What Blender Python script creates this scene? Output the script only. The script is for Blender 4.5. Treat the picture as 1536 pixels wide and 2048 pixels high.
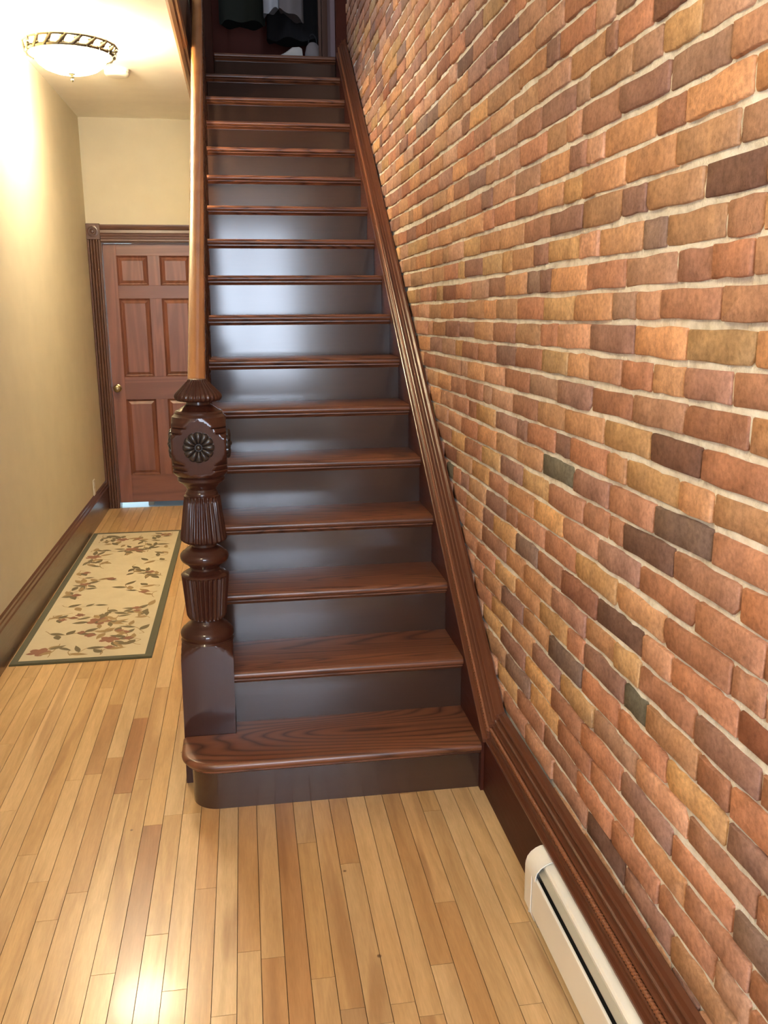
import bpy, math, random
from mathutils import Vector, Matrix
import numpy as np

random.seed(7)
for o in list(bpy.data.objects):
    bpy.data.objects.remove(o)
scene = bpy.context.scene
COL = scene.collection
PI = math.pi

# ------------------------------------------------------------------ camera
CAM_POS = (0.0, 0.0, 1.5435)
YAW, PITCH, ROLL = 0.1525, -0.2276, -0.0054
FOCAL_PX = 1791.0
cam_data = bpy.data.cameras.new('camera')
cam = bpy.data.objects.new('camera', cam_data)
COL.objects.link(cam)
fw = Vector((math.sin(YAW) * math.cos(PITCH), math.cos(YAW) * math.cos(PITCH), math.sin(PITCH)))
rt = Vector((math.cos(YAW), -math.sin(YAW), 0))
up = rt.cross(fw)
c_, s_ = math.cos(ROLL), math.sin(ROLL)
rt, up = c_ * rt + s_ * up, c_ * up - s_ * rt
m3 = Matrix((rt, up, -fw)).transposed()
cam.matrix_world = Matrix.Translation(CAM_POS) @ m3.to_4x4()
cam_data.sensor_fit = 'HORIZONTAL'
cam_data.sensor_width = 36.0
cam_data.lens = FOCAL_PX / 1536.0 * 36.0
cam_data.clip_start = 0.05
scene.camera = cam

# ------------------------------------------------------------------ world, lights, exposure
scene.view_settings.view_transform = 'Standard'
scene.view_settings.look = 'None'
scene.view_settings.gamma = 1.0
scene.view_settings.use_curve_mapping = False
scene.view_settings.exposure = 1.5

world = bpy.data.worlds.new('world')
scene.world = world
world.use_nodes = True
world.node_tree.nodes['Background'].inputs['Color'].default_value = (0.55, 0.68, 0.95, 1)
world.node_tree.nodes['Background'].inputs['Strength'].default_value = 0.6

LAMP_WARM = (1.0, 0.86, 0.60)
HALL_LAMP = dict(loc=(-0.795, 5.05), bowl=44.0, bulb=42.0)
FOYER_LAMP = dict(loc=(-0.70, 0.80), bowl=18.0, bulb=13.0)


def area_light(name, loc, rot, sx, sy, power, color):
    d = bpy.data.lights.new(name, 'AREA')
    d.shape = 'RECTANGLE'
    d.size, d.size_y = sx, sy
    d.energy = power
    d.color = color
    o = bpy.data.objects.new(name, d)
    o.location = loc
    o.rotation_euler = rot
    COL.objects.link(o)
    return o


# daylight just outside the glazed front door and its transom, behind the camera
area_light('daylight_front_door', (0.06, -2.05, 1.62), (PI / 2, 0, 0), 1.26, 1.85, 56.0, (0.72, 0.83, 1.0))
# daylight outside the window of the upper hall
area_light('daylight_upper_hall', (-1.35, 4.6, 4.55), (0, -PI / 2, 0), 1.1, 0.9, 36.0, (0.66, 0.80, 1.0))
# daylight in the room beyond the hall door, seen only through the gap under it
area_light('daylight_back_room', (-1.06, 8.6, 1.4), (-PI / 2, 0, 0), 0.3, 1.2, 14.0, (0.62, 0.86, 1.0))

# ------------------------------------------------------------------ helpers


def srgb(r, g, b):
    def f(c):
        c /= 255.0
        return c / 12.92 if c <= 0.04045 else ((c + 0.055) / 1.055) ** 2.4
    return (f(r), f(g), f(b), 1.0)


class MB:
    """collects geometry for one mesh"""

    def __init__(self):
        self.v, self.f, self.m = [], [], []

    def add(self, verts, faces, mat=0):
        n = len(self.v)
        self.v += [tuple(p) for p in verts]
        self.f += [tuple(i + n for i in f) for f in faces]
        self.m += [mat] * len(faces)
        return self

    def box(self, x0, x1, y0, y1, z0, z1, bev=0.0):
        if bev <= 0:
            v = [(x, y, z) for z in (z0, z1) for y in (y0, y1) for x in (x0, x1)]
            return self.add(v, [(0, 2, 3, 1), (4, 5, 7, 6), (0, 1, 5, 4), (2, 6, 7, 3), (0, 4, 6, 2), (1, 3, 7, 5)])
        b = bev
        pr = [(x0 + b, z0), (x1 - b, z0), (x1, z0 + b), (x1, z1 - b), (x1 - b, z1), (x0 + b, z1), (x0, z1 - b), (x0, z0 + b)]
        pi = [(x0 + b, z0 + b)] * 0
        inner = []
        cx, cz = (x0 + x1) / 2, (z0 + z1) / 2
        for (x, z) in pr:
            ix = min(max(x, x0 + b), x1 - b)
            iz = min(max(z, z0 + b), z1 - b)
            inner.append((ix, iz))
        rings = [[(x, y0, z) for x, z in inner], [(x, y0 + b, z) for x, z in pr], [(x, y1 - b, z) for x, z in pr], [(x, y1, z) for x, z in inner]]
        return self.loft(rings, True, True)

    def loft(self, rings, cap0=False, cap1=False, closed=True):
        n = len(rings[0])
        v = [p for r in rings for p in r]
        f = []
        for i in range(len(rings) - 1):
            for j in range(n if closed else n - 1):
                k = (j + 1) % n
                f.append((i * n + j, i * n + k, (i + 1) * n + k, (i + 1) * n + j))
        if cap0:
            f.append(tuple(range(n))[::-1])
        if cap1:
            f.append(tuple(range((len(rings) - 1) * n, len(rings) * n)))
        return self.add(v, f)

    def prism(self, poly, axis, a, b):
        """extrude a 2-d polygon along an axis ('x': (y,z), 'y': (x,z), 'z': (x,y))"""
        def P(q, t):
            return {'x': (t, q[0], q[1]), 'y': (q[0], t, q[1]), 'z': (q[0], q[1], t)}[axis]
        return self.loft([[P(q, a) for q in poly], [P(q, b) for q in poly]], True, True)

    def tube(self, path, r, n=10, cap=True):
        rings = []
        for i, p in enumerate(path):
            p = Vector(p)
            a = Vector(path[max(i - 1, 0)])
            b = Vector(path[min(i + 1, len(path) - 1)])
            t = (b - a).normalized()
            ref = Vector((0, 0, 1)) if abs(t.z) < 0.9 else Vector((1, 0, 0))
            u = t.cross(ref).normalized()
            w = u.cross(t)
            rr = r[i] if isinstance(r, (list, tuple)) else r
            rings.append([tuple(p + rr * (math.cos(2 * PI * k / n) * u + math.sin(2 * PI * k / n) * w)) for k in range(n)])
        return self.loft(rings, cap, cap)

    def lathe(self, prof, n=48, flutes=None, clamp=None, c=(0, 0)):
        """prof: (z, r); flutes: list of (z0, z1, count, depth); clamp: list of (z0, z1, half width of the square)"""
        rings = []
        for z, r in prof:
            ring = []
            for k in range(n):
                a = 2 * PI * k / n
                rr = r
                for fz0, fz1, cnt, dep in (flutes or []):
                    if fz0 < z < fz1:
                        rr = r - dep * (0.5 - 0.5 * math.cos(cnt * a)) ** 0.8
                x, y = rr * math.cos(a), rr * math.sin(a)
                for cz0, cz1, hw in (clamp or []):
                    if cz0 <= z <= cz1:
                        x = max(-hw, min(hw, x))
                        y = max(-hw, min(hw, y))
                ring.append((c[0] + x, c[1] + y, z))
            rings.append(ring)
        return self.loft(rings, True, True)

    def build(self, name, mat, parent=None, smooth=None, loc=None):
        me = bpy.data.meshes.new(name)
        me.from_pydata(self.v, [], self.f)
        mats = mat if isinstance(mat, (list, tuple)) else [mat]
        for m in mats:
            me.materials.append(m)
        if len(mats) > 1:
            me.polygons.foreach_set('material_index', self.m)
        me.update()
        fix_normals(me)
        if smooth is not None:
            me.shade_smooth()
            me.set_sharp_from_angle(angle=math.radians(smooth))
        o = bpy.data.objects.new(name, me)
        COL.objects.link(o)
        if parent is not None:
            o.parent = parent
        if loc:
            o.location = loc
        return o


import bmesh


def fix_normals(me):
    bm = bmesh.new()
    bm.from_mesh(me)
    bmesh.ops.recalc_face_normals(bm, faces=bm.faces)
    bm.to_mesh(me)
    bm.free()


def tag(o, label=None, cat=None, group=None, kind=None):
    if label:
        o['label'] = label
    if cat:
        o['category'] = cat
    if group:
        o['group'] = group
    if kind:
        o['kind'] = kind
    return o


def thing(name, label, cat, loc=(0, 0, 0), group=None):
    o = bpy.data.objects.new(name, None)
    o.empty_display_size = 0.1
    COL.objects.link(o)
    o.location = loc
    return tag(o, label, cat, group)


def struct(o):
    o['kind'] = 'structure'
    return o


# ------------------------------------------------------------------ materials
def new_mat(name):
    m = bpy.data.materials.new(name)
    m.use_nodes = True
    nt = m.node_tree
    b = nt.nodes['Principled BSDF']
    return m, nt, b


def N(nt, t, **kw):
    n = nt.nodes.new(t)
    for k, v in kw.items():
        setattr(n, k, v)
    return n


def L(nt, a, b):
    nt.links.new(a, b)


def mix(nt, fac, a, b, mode='MIX'):
    n = N(nt, 'ShaderNodeMix', data_type='RGBA', blend_type=mode)
    if isinstance(fac, (int, float)):
        n.inputs[0].default_value = fac
    else:
        L(nt, fac, n.inputs[0])
    for s, v in ((n.inputs[6], a), (n.inputs[7], b)):
        if isinstance(v, tuple):
            s.default_value = v
        else:
            L(nt, v, s)
    return n.outputs[2]


def math_(nt, op, a, b=None):
    n = N(nt, 'ShaderNodeMath', operation=op)
    for s, v in ((n.inputs[0], a), (n.inputs[1], b)):
        if v is None:
            continue
        if isinstance(v, (int, float)):
            s.default_value = v
        else:
            L(nt, v, s)
    return n.outputs[0]


def ramp(nt, fac, stops):
    n = N(nt, 'ShaderNodeValToRGB')
    el = n.color_ramp.elements
    while len(el) < len(stops):
        el.new(0.5)
    for e, (p, c) in zip(el, stops):
        e.position = p
        e.color = c
    L(nt, fac, n.inputs[0])
    return n.outputs[0]


def noise(nt, vec, scale, detail=3, rough=0.5, dist=0.0):
    n = N(nt, 'ShaderNodeTexNoise')
    n.inputs['Scale'].default_value = scale
    n.inputs['Detail'].default_value = detail
    n.inputs['Roughness'].default_value = rough
    n.inputs['Distortion'].default_value = dist
    L(nt, vec, n.inputs['Vector'])
    return n.outputs['Fac']


def bump(nt, b, h, strength, dist=0.002):
    n = N(nt, 'ShaderNodeBump')
    n.inputs['Strength'].default_value = strength
    n.inputs['Distance'].default_value = dist
    L(nt, h, n.inputs['Height'])
    L(nt, n.outputs[0], b.inputs['Normal'])


def plain(name, rgb, rough=0.6, metal=0.0, bumpy=None, coat=0.0):
    m, nt, b = new_mat(name)
    b.inputs['Base Color'].default_value = srgb(*rgb)
    b.inputs['Roughness'].default_value = rough
    b.inputs['Metallic'].default_value = metal
    b.inputs['Coat Weight'].default_value = coat
    tc = N(nt, 'ShaderNodeNewGeometry')
    n = noise(nt, tc.outputs['Position'], 6.0, 4)
    col = mix(nt, n, tuple(c * 0.92 for c in srgb(*rgb)[:3]) + (1,), tuple(min(1, c * 1.06) for c in srgb(*rgb)[:3]) + (1,))
    L(nt, col, b.inputs['Base Color'])
    if bumpy:
        bump(nt, b, noise(nt, tc.outputs['Position'], bumpy[0], 4), bumpy[1])
    return m


def wood(name, light, dark, axis='x', ring=26.0, ring_mix=0.55, fibre=0.35, rough=0.3, coat=0.3, coat_rough=0.15, scale=5.0, bmp=0.12, stretch=0.07, world_pos=True, spec=0.5, coat_ior=1.5, thin=False):
    m, nt, b = new_mat(name)
    geo = N(nt, 'ShaderNodeNewGeometry')
    info = N(nt, 'ShaderNodeObjectInfo')
    mp = N(nt, 'ShaderNodeMapping')
    mp.inputs['Scale'].default_value = {'x': (stretch, 1, 1), 'y': (1, stretch, 1), 'z': (1, 1, stretch)}[axis]
    L(nt, geo.outputs['Position'], mp.inputs['Vector'])
    off = N(nt, 'ShaderNodeVectorMath', operation='MULTIPLY_ADD')
    cmb = N(nt, 'ShaderNodeCombineXYZ')
    for i, k in enumerate((13.7, 27.1, 41.3)):
        L(nt, math_(nt, 'MULTIPLY', info.outputs['Random'], k), cmb.inputs[i])
    ad = N(nt, 'ShaderNodeVectorMath', operation='ADD')
    L(nt, mp.outputs[0], ad.inputs[0])
    L(nt, cmb.outputs[0], ad.inputs[1])
    v = ad.outputs[0]
    n1 = noise(nt, v, scale, 2, 0.45, 0.6)
    rings = math_(nt, 'ABSOLUTE', math_(nt, 'SINE', math_(nt, 'MULTIPLY', n1, ring)))
    if thin:
        rings = math_(nt, 'POWER', math_(nt, 'SUBTRACT', 1.0, rings), 1.6)
    else:
        rings = math_(nt, 'POWER', rings, 2.2)
    n2 = noise(nt, v, scale * 34, 3, 0.6)
    n3 = noise(nt, v, scale * 1.4, 3, 0.5)
    col = mix(nt, n3, srgb(*light), tuple(c * 0.72 for c in srgb(*light)[:3]) + (1,))
    col = mix(nt, math_(nt, 'MULTIPLY', rings, ring_mix), col, srgb(*dark))
    col = mix(nt, math_(nt, 'MULTIPLY', n2, fibre), col, srgb(*dark))
    L(nt, col, b.inputs['Base Color'])
    L(nt, math_(nt, 'ADD', math_(nt, 'MULTIPLY', n2, 0.12), rough - 0.06), b.inputs['Roughness'])
    b.inputs['Coat Weight'].default_value = coat
    b.inputs['Coat Roughness'].default_value = coat_rough
    b.inputs['Specular IOR Level'].default_value = spec
    b.inputs['Coat IOR'].default_value = coat_ior
    if bmp:
        bump(nt, b, math_(nt, 'ADD', math_(nt, 'MULTIPLY', n2, 0.6), math_(nt, 'MULTIPLY', rings, 0.4)), bmp, 0.0015)
    return m


M = {}
M['riser'] = wood('dark_riser_wood', (76, 51, 38), (50, 33, 25), 'x', 10, 0.3, 0.4, 0.4, 1.0, 0.14, 3.0, 0.010, spec=0.08, coat_ior=1.62)
M['tread'] = wood('red_oak_tread', (146, 90, 60), (54, 27, 18), 'x', 150, 0.8, 0.45, 0.32, 0.25, 0.14, 2.6, 0.05, 0.13, thin=True)
M['newel'] = wood('mahogany_newel', (72, 38, 28), (44, 23, 17), 'z', 12, 0.3, 0.35, 0.35, 0.8, 0.05, 6.0, 0.0, spec=0.1)
M['rail'] = wood('handrail_wood', (200, 138, 82), (150, 92, 48), 'y', 14, 0.3, 0.3, 0.24, 0.5, 0.12, 5.0, 0.0)
M['baluster'] = wood('baluster_wood', (88, 54, 36), (54, 30, 20), 'z', 12, 0.3, 0.4, 0.28, 0.4, 0.15, 6.0, 0.04)
M['skirt'] = wood('dark_skirt_wood', (86, 44, 33), (54, 27, 20), 'y', 12, 0.25, 0.3, 0.45, 0.0, 0.2, 4.0, 0.0, spec=0.08)
M['cap'] = wood('moulding_wood', (104, 58, 36), (74, 40, 25), 'y', 6, 0.06, 0.06, 0.30, 0.25, 0.15, 3.0, 0.0, stretch=0.03)
M['rope'] = wood('rope_bead_wood', (150, 92, 60), (110, 62, 38), 'y', 6, 0.06, 0.06, 0.3, 0.3, 0.1, 3.0, 0.0)
M['base_left'] = wood('left_baseboard_wood', (100, 60, 42), (58, 34, 24), 'y', 10, 0.3, 0.4, 0.3, 0.4, 0.2, 4.0, 0.05)
M['casing'] = wood('door_casing_wood', (100, 66, 50), (70, 44, 33), 'z', 8, 0.15, 0.15, 0.32, 0.4, 0.2, 5.0, 0.05)
M['door'] = wood('stained_door_wood', (146, 92, 72), (88, 50, 38), 'z', 22, 0.5, 0.5, 0.36, 0.3, 0.25, 7.0, 0.05)
M['doorrail'] = wood('stained_door_rail_wood', (142, 90, 70), (88, 50, 38), 'x', 20, 0.5, 0.5, 0.34, 0.35, 0.25, 5.0, 0.06)
M['fascia'] = wood('fascia_wood', (84, 58, 42), (56, 36, 26), 'y', 10, 0.3, 0.4, 0.35, 0.3, 0.2, 4.0, 0.05)
M['fascia_trim'] = wood('fascia_trim_wood', (150, 104, 66), (104, 66, 42), 'y', 10, 0.3, 0.4, 0.35, 0.3, 0.2, 4.0, 0.05)
M['wall'] = plain('cream_wall_paint', (206, 195, 170), 0.75, 0, (60.0, 0.04))
M['ceiling'] = plain('ceiling_paint', (246, 240, 228), 0.85, 0, (40.0, 0.03))
M['upper_red'] = plain('upper_red_paint', (120, 62, 50), 0.8)
M['heater'] = plain('heater_enamel', (248, 242, 228), 0.4, 0, None, 0.2)
M['heater_fin'] = plain('heater_damper_grey', (170, 164, 148), 0.45, 0.2)
M['black'] = plain('dark_slot', (20, 17, 15), 0.9)
M['white_plastic'] = plain('white_plastic', (222, 214, 200), 0.5)
M['brass'] = plain('aged_brass', (150, 132, 100), 0.3, 1.0)
M['bronze'] = plain('dark_carved_rosette', (40, 31, 27), 0.35, 0, None, 0.25)
M['pewter'] = plain('antique_metal', (120, 112, 92), 0.35, 0.9)
M['subfloor'] = plain('subfloor', (70, 48, 30), 0.9)
M['tile'] = plain('back_room_floor', (190, 205, 205), 0.6)
M['cloth_dark'] = plain('dark_green_cloth', (40, 44, 36), 0.95, 0, (120, 0.2))
M['cloth_navy'] = plain('black_cloth', (38, 36, 38), 0.95, 0, (120, 0.2))
M['cloth_grey'] = plain('grey_cloth', (138, 128, 126), 0.95, 0, (120, 0.2))
M['cloth_white'] = plain('white_cloth', (205, 208, 214), 0.95, 0, (120, 0.2))
M['shoe_white'] = plain('white_shoe', (214, 210, 204), 0.7)
M['shoe_purple'] = plain('plum_shoe', (84, 62, 72), 0.7)


def glass_mat():
    m, nt, b = new_mat('window_glass')
    out = nt.nodes['Material Output']
    tr = N(nt, 'ShaderNodeBsdfTransparent')
    gl = N(nt, 'ShaderNodeBsdfGlossy')
    gl.inputs['Roughness'].default_value = 0.02
    mx = N(nt, 'ShaderNodeMixShader')
    mx.inputs[0].default_value = 0.06
    L(nt, tr.outputs[0], mx.inputs[1])
    L(nt, gl.outputs[0], mx.inputs[2])
    L(nt, mx.outputs[0], out.inputs[0])
    return m


M['glass'] = glass_mat()


def emis(name, rgb, strength):
    m, nt, b = new_mat(name)
    b.inputs['Base Color'].default_value = (0.8, 0.75, 0.65, 1)
    b.inputs['Emission Color'].default_value = tuple(rgb) + (1,)
    b.inputs['Emission Strength'].default_value = strength
    b.inputs['Roughness'].default_value = 0.3
    return m


def brick_mat():
    m, nt, b = new_mat('old_brick')
    at = N(nt, 'ShaderNodeAttribute', attribute_name='tone')
    geo = N(nt, 'ShaderNodeNewGeometry')
    P = geo.outputs['Position']
    n1 = noise(nt, P, 16, 4, 0.6)
    n2 = noise(nt, P, 90, 4, 0.6)
    n3 = noise(nt, P, 260, 2, 0.5)
    c = mix(nt, 1.0, at.outputs['Color'], ramp(nt, n1, [(0.3, (0.80, 0.78, 0.77, 1)), (0.7, (1.14, 1.14, 1.10, 1))]), 'MULTIPLY')
    c = mix(nt, 1.0, c, ramp(nt, n2, [(0.3, (0.74, 0.72, 0.70, 1)), (0.62, (1.1, 1.1, 1.1, 1))]), 'MULTIPLY')
    # pale lime specks left by the mortar
    speck = ramp(nt, noise(nt, P, 42, 5, 0.7), [(0.72, (0, 0, 0, 1)), (0.80, (1, 1, 1, 1))])
    c = mix(nt, math_(nt, 'MULTIPLY', speck, 0.3), c, srgb(214, 190, 160))
    L(nt, c, b.inputs['Base Color'])
    b.inputs['Roughness'].default_value = 0.82
    b.inputs['Specular IOR Level'].default_value = 0.25
    bump(nt, b, math_(nt, 'ADD', n2, math_(nt, 'MULTIPLY', n3, 0.5)), 0.5, 0.004)
    return m


M['brick'] = brick_mat()


def mortar_mat():
    m, nt, b = new_mat('lime_mortar')
    geo = N(nt, 'ShaderNodeNewGeometry')
    P = geo.outputs['Position']
    n1 = noise(nt, P, 30, 5, 0.65)
    n2 = noise(nt, P, 180, 4, 0.6)
    c = ramp(nt, n1, [(0.3, srgb(206, 196, 178)), (0.5, srgb(236, 228, 212)), (0.75, srgb(250, 244, 232))])
    L(nt, c, b.inputs['Base Color'])
    b.inputs['Roughness'].default_value = 0.95
    bump(nt, b, math_(nt, 'ADD', n1, math_(nt, 'MULTIPLY', n2, 0.6)), 0.7, 0.006)
    return m


M['mortar'] = mortar_mat()


def floor_mat():
    """pale maple; every board takes its tone from its own object colour"""
    m, nt, b = new_mat('maple_board')
    geo = N(nt, 'ShaderNodeNewGeometry')
    info = N(nt, 'ShaderNodeObjectInfo')
    mp = N(nt, 'ShaderNodeMapping')
    mp.inputs['Scale'].default_value = (1, 0.09, 1)
    L(nt, geo.outputs['Position'], mp.inputs['Vector'])
    cmb = N(nt, 'ShaderNodeCombineXYZ')
    for i, k in enumerate((13.7, 27.1, 41.3)):
        L(nt, math_(nt, 'MULTIPLY', info.outputs['Random'], k), cmb.inputs[i])
    ad = N(nt, 'ShaderNodeVectorMath', operation='ADD')
    L(nt, mp.outputs[0], ad.inputs[0])
    L(nt, cmb.outputs[0], ad.inputs[1])
    v = ad.outputs[0]
    n1 = noise(nt, v, 22, 3, 0.5, 1.0)
    n2 = noise(nt, v, 240, 3, 0.6)
    n3 = noise(nt, v, 9, 2, 0.5, 0.8)
    base = info.outputs['Color']
    c = mix(nt, 1.0, base, ramp(nt, n1, [(0.25, (0.80, 0.74, 0.66, 1)), (0.6, (1.05, 1.04, 1.02, 1))]), 'MULTIPLY')
    c = mix(nt, 1.0, c, ramp(nt, n2, [(0.3, (0.9, 0.88, 0.86, 1)), (0.7, (1.04, 1.04, 1.04, 1))]), 'MULTIPLY')
    # brown mineral streaks of the heartwood
    st = ramp(nt, n3, [(0.58, (0, 0, 0, 1)), (0.66, (1, 1, 1, 1))])
    c = mix(nt, math_(nt, 'MULTIPLY', st, 0.45), c, srgb(140, 92, 52))
    kn = N(nt, 'ShaderNodeTexVoronoi')
    kn.inputs['Scale'].default_value = 5.0
    L(nt, geo.outputs['Position'], kn.inputs['Vector'])
    k = ramp(nt, kn.outputs['Distance'], [(0.02, (1, 1, 1, 1)), (0.034, (0, 0, 0, 1))])
    c = mix(nt, math_(nt, 'MULTIPLY', k, 0.8), c, srgb(84, 50, 26))
    L(nt, c, b.inputs['Base Color'])
    b.inputs['Roughness'].default_value = 0.30
    b.inputs['Coat Weight'].default_value = 0.15
    b.inputs['Coat Roughness'].default_value = 0.1
    bump(nt, b, n2, 0.05, 0.001)
    return m


M['maple'] = floor_mat()


def rug_mat(name, c1, c2, sc):
    m, nt, b = new_mat(name)
    geo = N(nt, 'ShaderNodeNewGeometry')
    n1 = noise(nt, geo.outputs['Position'], sc, 4, 0.6)
    n2 = noise(nt, geo.outputs['Position'], 500, 2, 0.6)
    L(nt, mix(nt, n1, srgb(*c1), srgb(*c2)), b.inputs['Base Color'])
    b.inputs['Roughness'].default_value = 1.0
    b.inputs['Specular IOR Level'].default_value = 0.1
    b.inputs['Sheen Weight'].default_value = 0.2
    bump(nt, b, n2, 0.4, 0.002)
    return m


M['rug_field'] = rug_mat('rug_cream', (202, 186, 152), (188, 170, 136), 12)
M['rug_border'] = rug_mat('rug_green_border', (92, 86, 58), (78, 74, 50), 30)
M['rug_leaf'] = rug_mat('rug_olive', (118, 100, 62), (96, 82, 50), 40)
M['rug_leaf2'] = rug_mat('rug_tan', (160, 132, 82), (138, 110, 68), 40)
M['rug_flower'] = rug_mat('rug_rust', (150, 100, 68), (126, 80, 56), 40)

# ------------------------------------------------------------------ dimensions of the place
ZC = 2.856            # hall ceiling
ZU = 3.2076           # upper floor
XL = -1.10            # left wall plane
YB = 7.09             # back wall plane
YF = -1.85            # front wall plane
XS = 0.706            # face of the stair skirt board
XBASE = 0.716         # face of the right baseboard
XB = 0.770            # face of the bricks
RISE, RUN, Y0, ZOFF, OV = 0.19, 0.2576, 2.5542, -0.0224, 0.0318
XTL = -0.205          # left ends of the treads


def nose_y(i):
    return Y0 + (i - 1) * RUN


def top_z(i):
    return i * RISE + ZOFF


def nose_line(y):
    return top_z(1) + (y - Y0) * RISE / RUN


# ------------------------------------------------------------------ floor with its boards
o = struct(MB().box(-1.13, 0.80, YF - 0.05, 7.15, -0.10, -0.013).build('floor', M['subfloor']))
FLOOR = o
bd = MB().box(-0.5, 0.5, -0.5, 0.5, -0.5, 0.5).build('board', M['maple'], FLOOR)
BOARD_MESH = bd.data
bpy.data.objects.remove(bd)
PITCH_B, PH = 0.0572, -0.302
END_JOINTS = {-1: [2.527], -2: [2.809, 1.903], -3: [2.731], -5: [2.123], -9: [2.681], 1: [1.824], 3: [1.729], 7: [1.808], 9: [2.239]}
tones = [(214, 176, 124), (206, 166, 112), (222, 186, 136), (200, 156, 104), (212, 172, 120), (194, 148, 98), (218, 180, 128), (188, 142, 94)]
wts = [6, 6, 5, 4, 6, 2.2, 5, 0.7]
rb = random.Random(11)
k0 = int(math.floor((-1.09 - PH) / PITCH_B)) - 1
nboard = 0
for k in range(k0, 19):
    x0 = PH + k * PITCH_B
    x1 = x0 + PITCH_B
    x0c, x1c = max(x0, -1.115), min(x1, 0.765)
    if x1c - x0c < 0.01:
        continue
    known = sorted(END_JOINTS.get(k, []))
    ys = [0.2 - rb.uniform(0, 0.8)]
    while ys[-1] < 7.09:
        nxt = ys[-1] + rb.choice([0.55, 0.75, 0.95, 1.2, 1.5])
        for q in known:
            if ys[-1] + 0.2 < q and nxt > q - 0.3:
                nxt = q
                known = [w for w in known if w > q]
                break
        ys.append(min(nxt, 7.09))
    for a, b2 in zip(ys[:-1], ys[1:]):
        if b2 - a < 0.02:
            continue
        # boards that lie wholly under the closed staircase are not there to be seen
        if x0c > -0.19 and a > 2.75:
            continue
        ob = bpy.data.objects.new('board', BOARD_MESH)
        COL.objects.link(ob)
        ob.parent = FLOOR
        g = 0.0016
        ob.location = ((x0c + x1c) / 2, (a + b2) / 2, -0.0065 - rb.uniform(0, 0.0003))
        ob.scale = (x1c - x0c - g, b2 - a - g, 0.013)
        t = rb.choices(tones, wts)[0]
        if k == -1 and abs(b2 - 2.527) < 0.01:
            t = (168, 118, 76)
        if k == -3 and a > 2.7 and a < 2.75:
            t = (172, 122, 78)
        j = rb.uniform(0.92, 1.00)
        cc = srgb(*[min(255, c * j) for c in t])
        ob.color = cc
        nboard += 1

# ------------------------------------------------------------------ walls, ceiling
w = MB().box(XL - 0.10, XL, YF, YB, -0.10, ZC + 0.02)
struct(w.build('wall_left', M['wall']))
# back wall around the hall door (opening x -1.003..-0.27, up to 1.995)
DX0, DX1, DZ1 = -1.003, -0.272, 1.997
w = MB()
w.box(XL - 0.10, DX0, YB, YB + 0.12, -0.1, ZC + 0.02)
w.box(DX0, DX1, YB, YB + 0.12, DZ1, ZC + 0.02)
w.box(DX1, 0.80, YB, YB + 0.12, -0.1, ZC + 0.02)
struct(w.build('wall_back', M['wall']))
# front wall behind the camera, around the glazed front door
GX0, GX1, GZ0, GZ1 = -0.55, 0.68, 0.70, 2.55
w = MB()
w.box(XL - 0.10, GX0, YF - 0.12, YF, -0.1, ZC + 0.02)
w.box(GX1, 0.90, YF - 0.12, YF, -0.1, ZC + 0.02)
w.box(GX0, GX1, YF - 0.12, YF, GZ1, ZC + 0.02)
w.box(GX0, GX1, YF - 0.12, YF, -0.1, GZ0)
struct(w.build('wall_front', M['wall']))
fr = MB()
for a, b2 in ((GX0, GX0 + 0.05), (GX1 - 0.05, GX1), (0.035, 0.095)):
    fr.box(a, b2, YF - 0.08, YF - 0.02, GZ0, GZ1)
for a in (GZ0, 2.05, GZ1 - 0.05):
    fr.box(GX0, GX1, YF - 0.079, YF - 0.021, a, a + 0.05)
wf = struct(fr.build('window_1', M['casing']))
for a, b2 in ((GX0 + 0.05, 0.035), (0.095, GX1 - 0.05)):
    for c, d in ((GZ0 + 0.05, 2.05), (2.10, GZ1 - 0.05)):
        MB().box(a, b2, YF - 0.053, YF - 0.047, c, d).build('pane', M['glass'], wf)
# hall ceiling: left of the stairwell and over the foyer; the stairwell itself is open
YWELL = 3.05
XW = -0.25
w = MB()
w.box(XL - 0.1, XW, YF - 0.1, YB + 0.1, ZC, ZC + 0.30)
w.box(XW, 0.90, YF - 0.1, YWELL, ZC, ZC + 0.30)
struct(w.build('ceiling', M['ceiling']))
# upper storey shell
w = MB()
w.box(XL - 0.1, XW, YF - 0.1, YB + 1.4, ZC + 0.30, ZU)
w.box(XW, 0.90, YF - 0.1, YWELL, ZC + 0.30, ZU)
struct(w.build('upper_floor', M['subfloor']))
w = MB()
w.box(XL - 0.1, XL, YF, 4.1, ZU, 5.7)
w.box(XL - 0.1, XL, 5.1, 8.5, ZU, 5.7)
w.box(XL - 0.1, XL, 4.1, 5.1, ZU, 4.0)
w.box(XL - 0.1, XL, 4.1, 5.1, 5.1, 5.7)
struct(w.build('wall_upper_left', M['upper_red']))
fr = MB()
for a, b2 in ((4.1, 4.15), (5.05, 5.1), (4.575, 4.625)):
    fr.box(XL - 0.08, XL - 0.03, a, b2, 4.0, 5.1)
for a in (4.0, 4.53, 5.05):
    fr.box(XL - 0.079, XL - 0.031, 4.1, 5.1, a, a + 0.05)
wf = struct(fr.build('window_2', M['casing']))
MB().box(XL - 0.058, XL - 0.052, 4.12, 5.08, 4.02, 5.08).build('pane', M['glass'], wf)
struct(MB().box(XL - 0.1, 0.9, 8.3, 8.4, 2.9, 5.7).build('wall_upper_back', M['upper_red']))
struct(MB().box(XL - 0.1, 0.9, YF - 0.1, YF, ZU, 5.7).build('wall_upper_front', M['upper_red']))
struct(MB().box(XL - 0.1, 0.9, YF - 0.1, 8.4, 5.7, 5.8).build('ceiling_upper', M['ceiling']))
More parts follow.
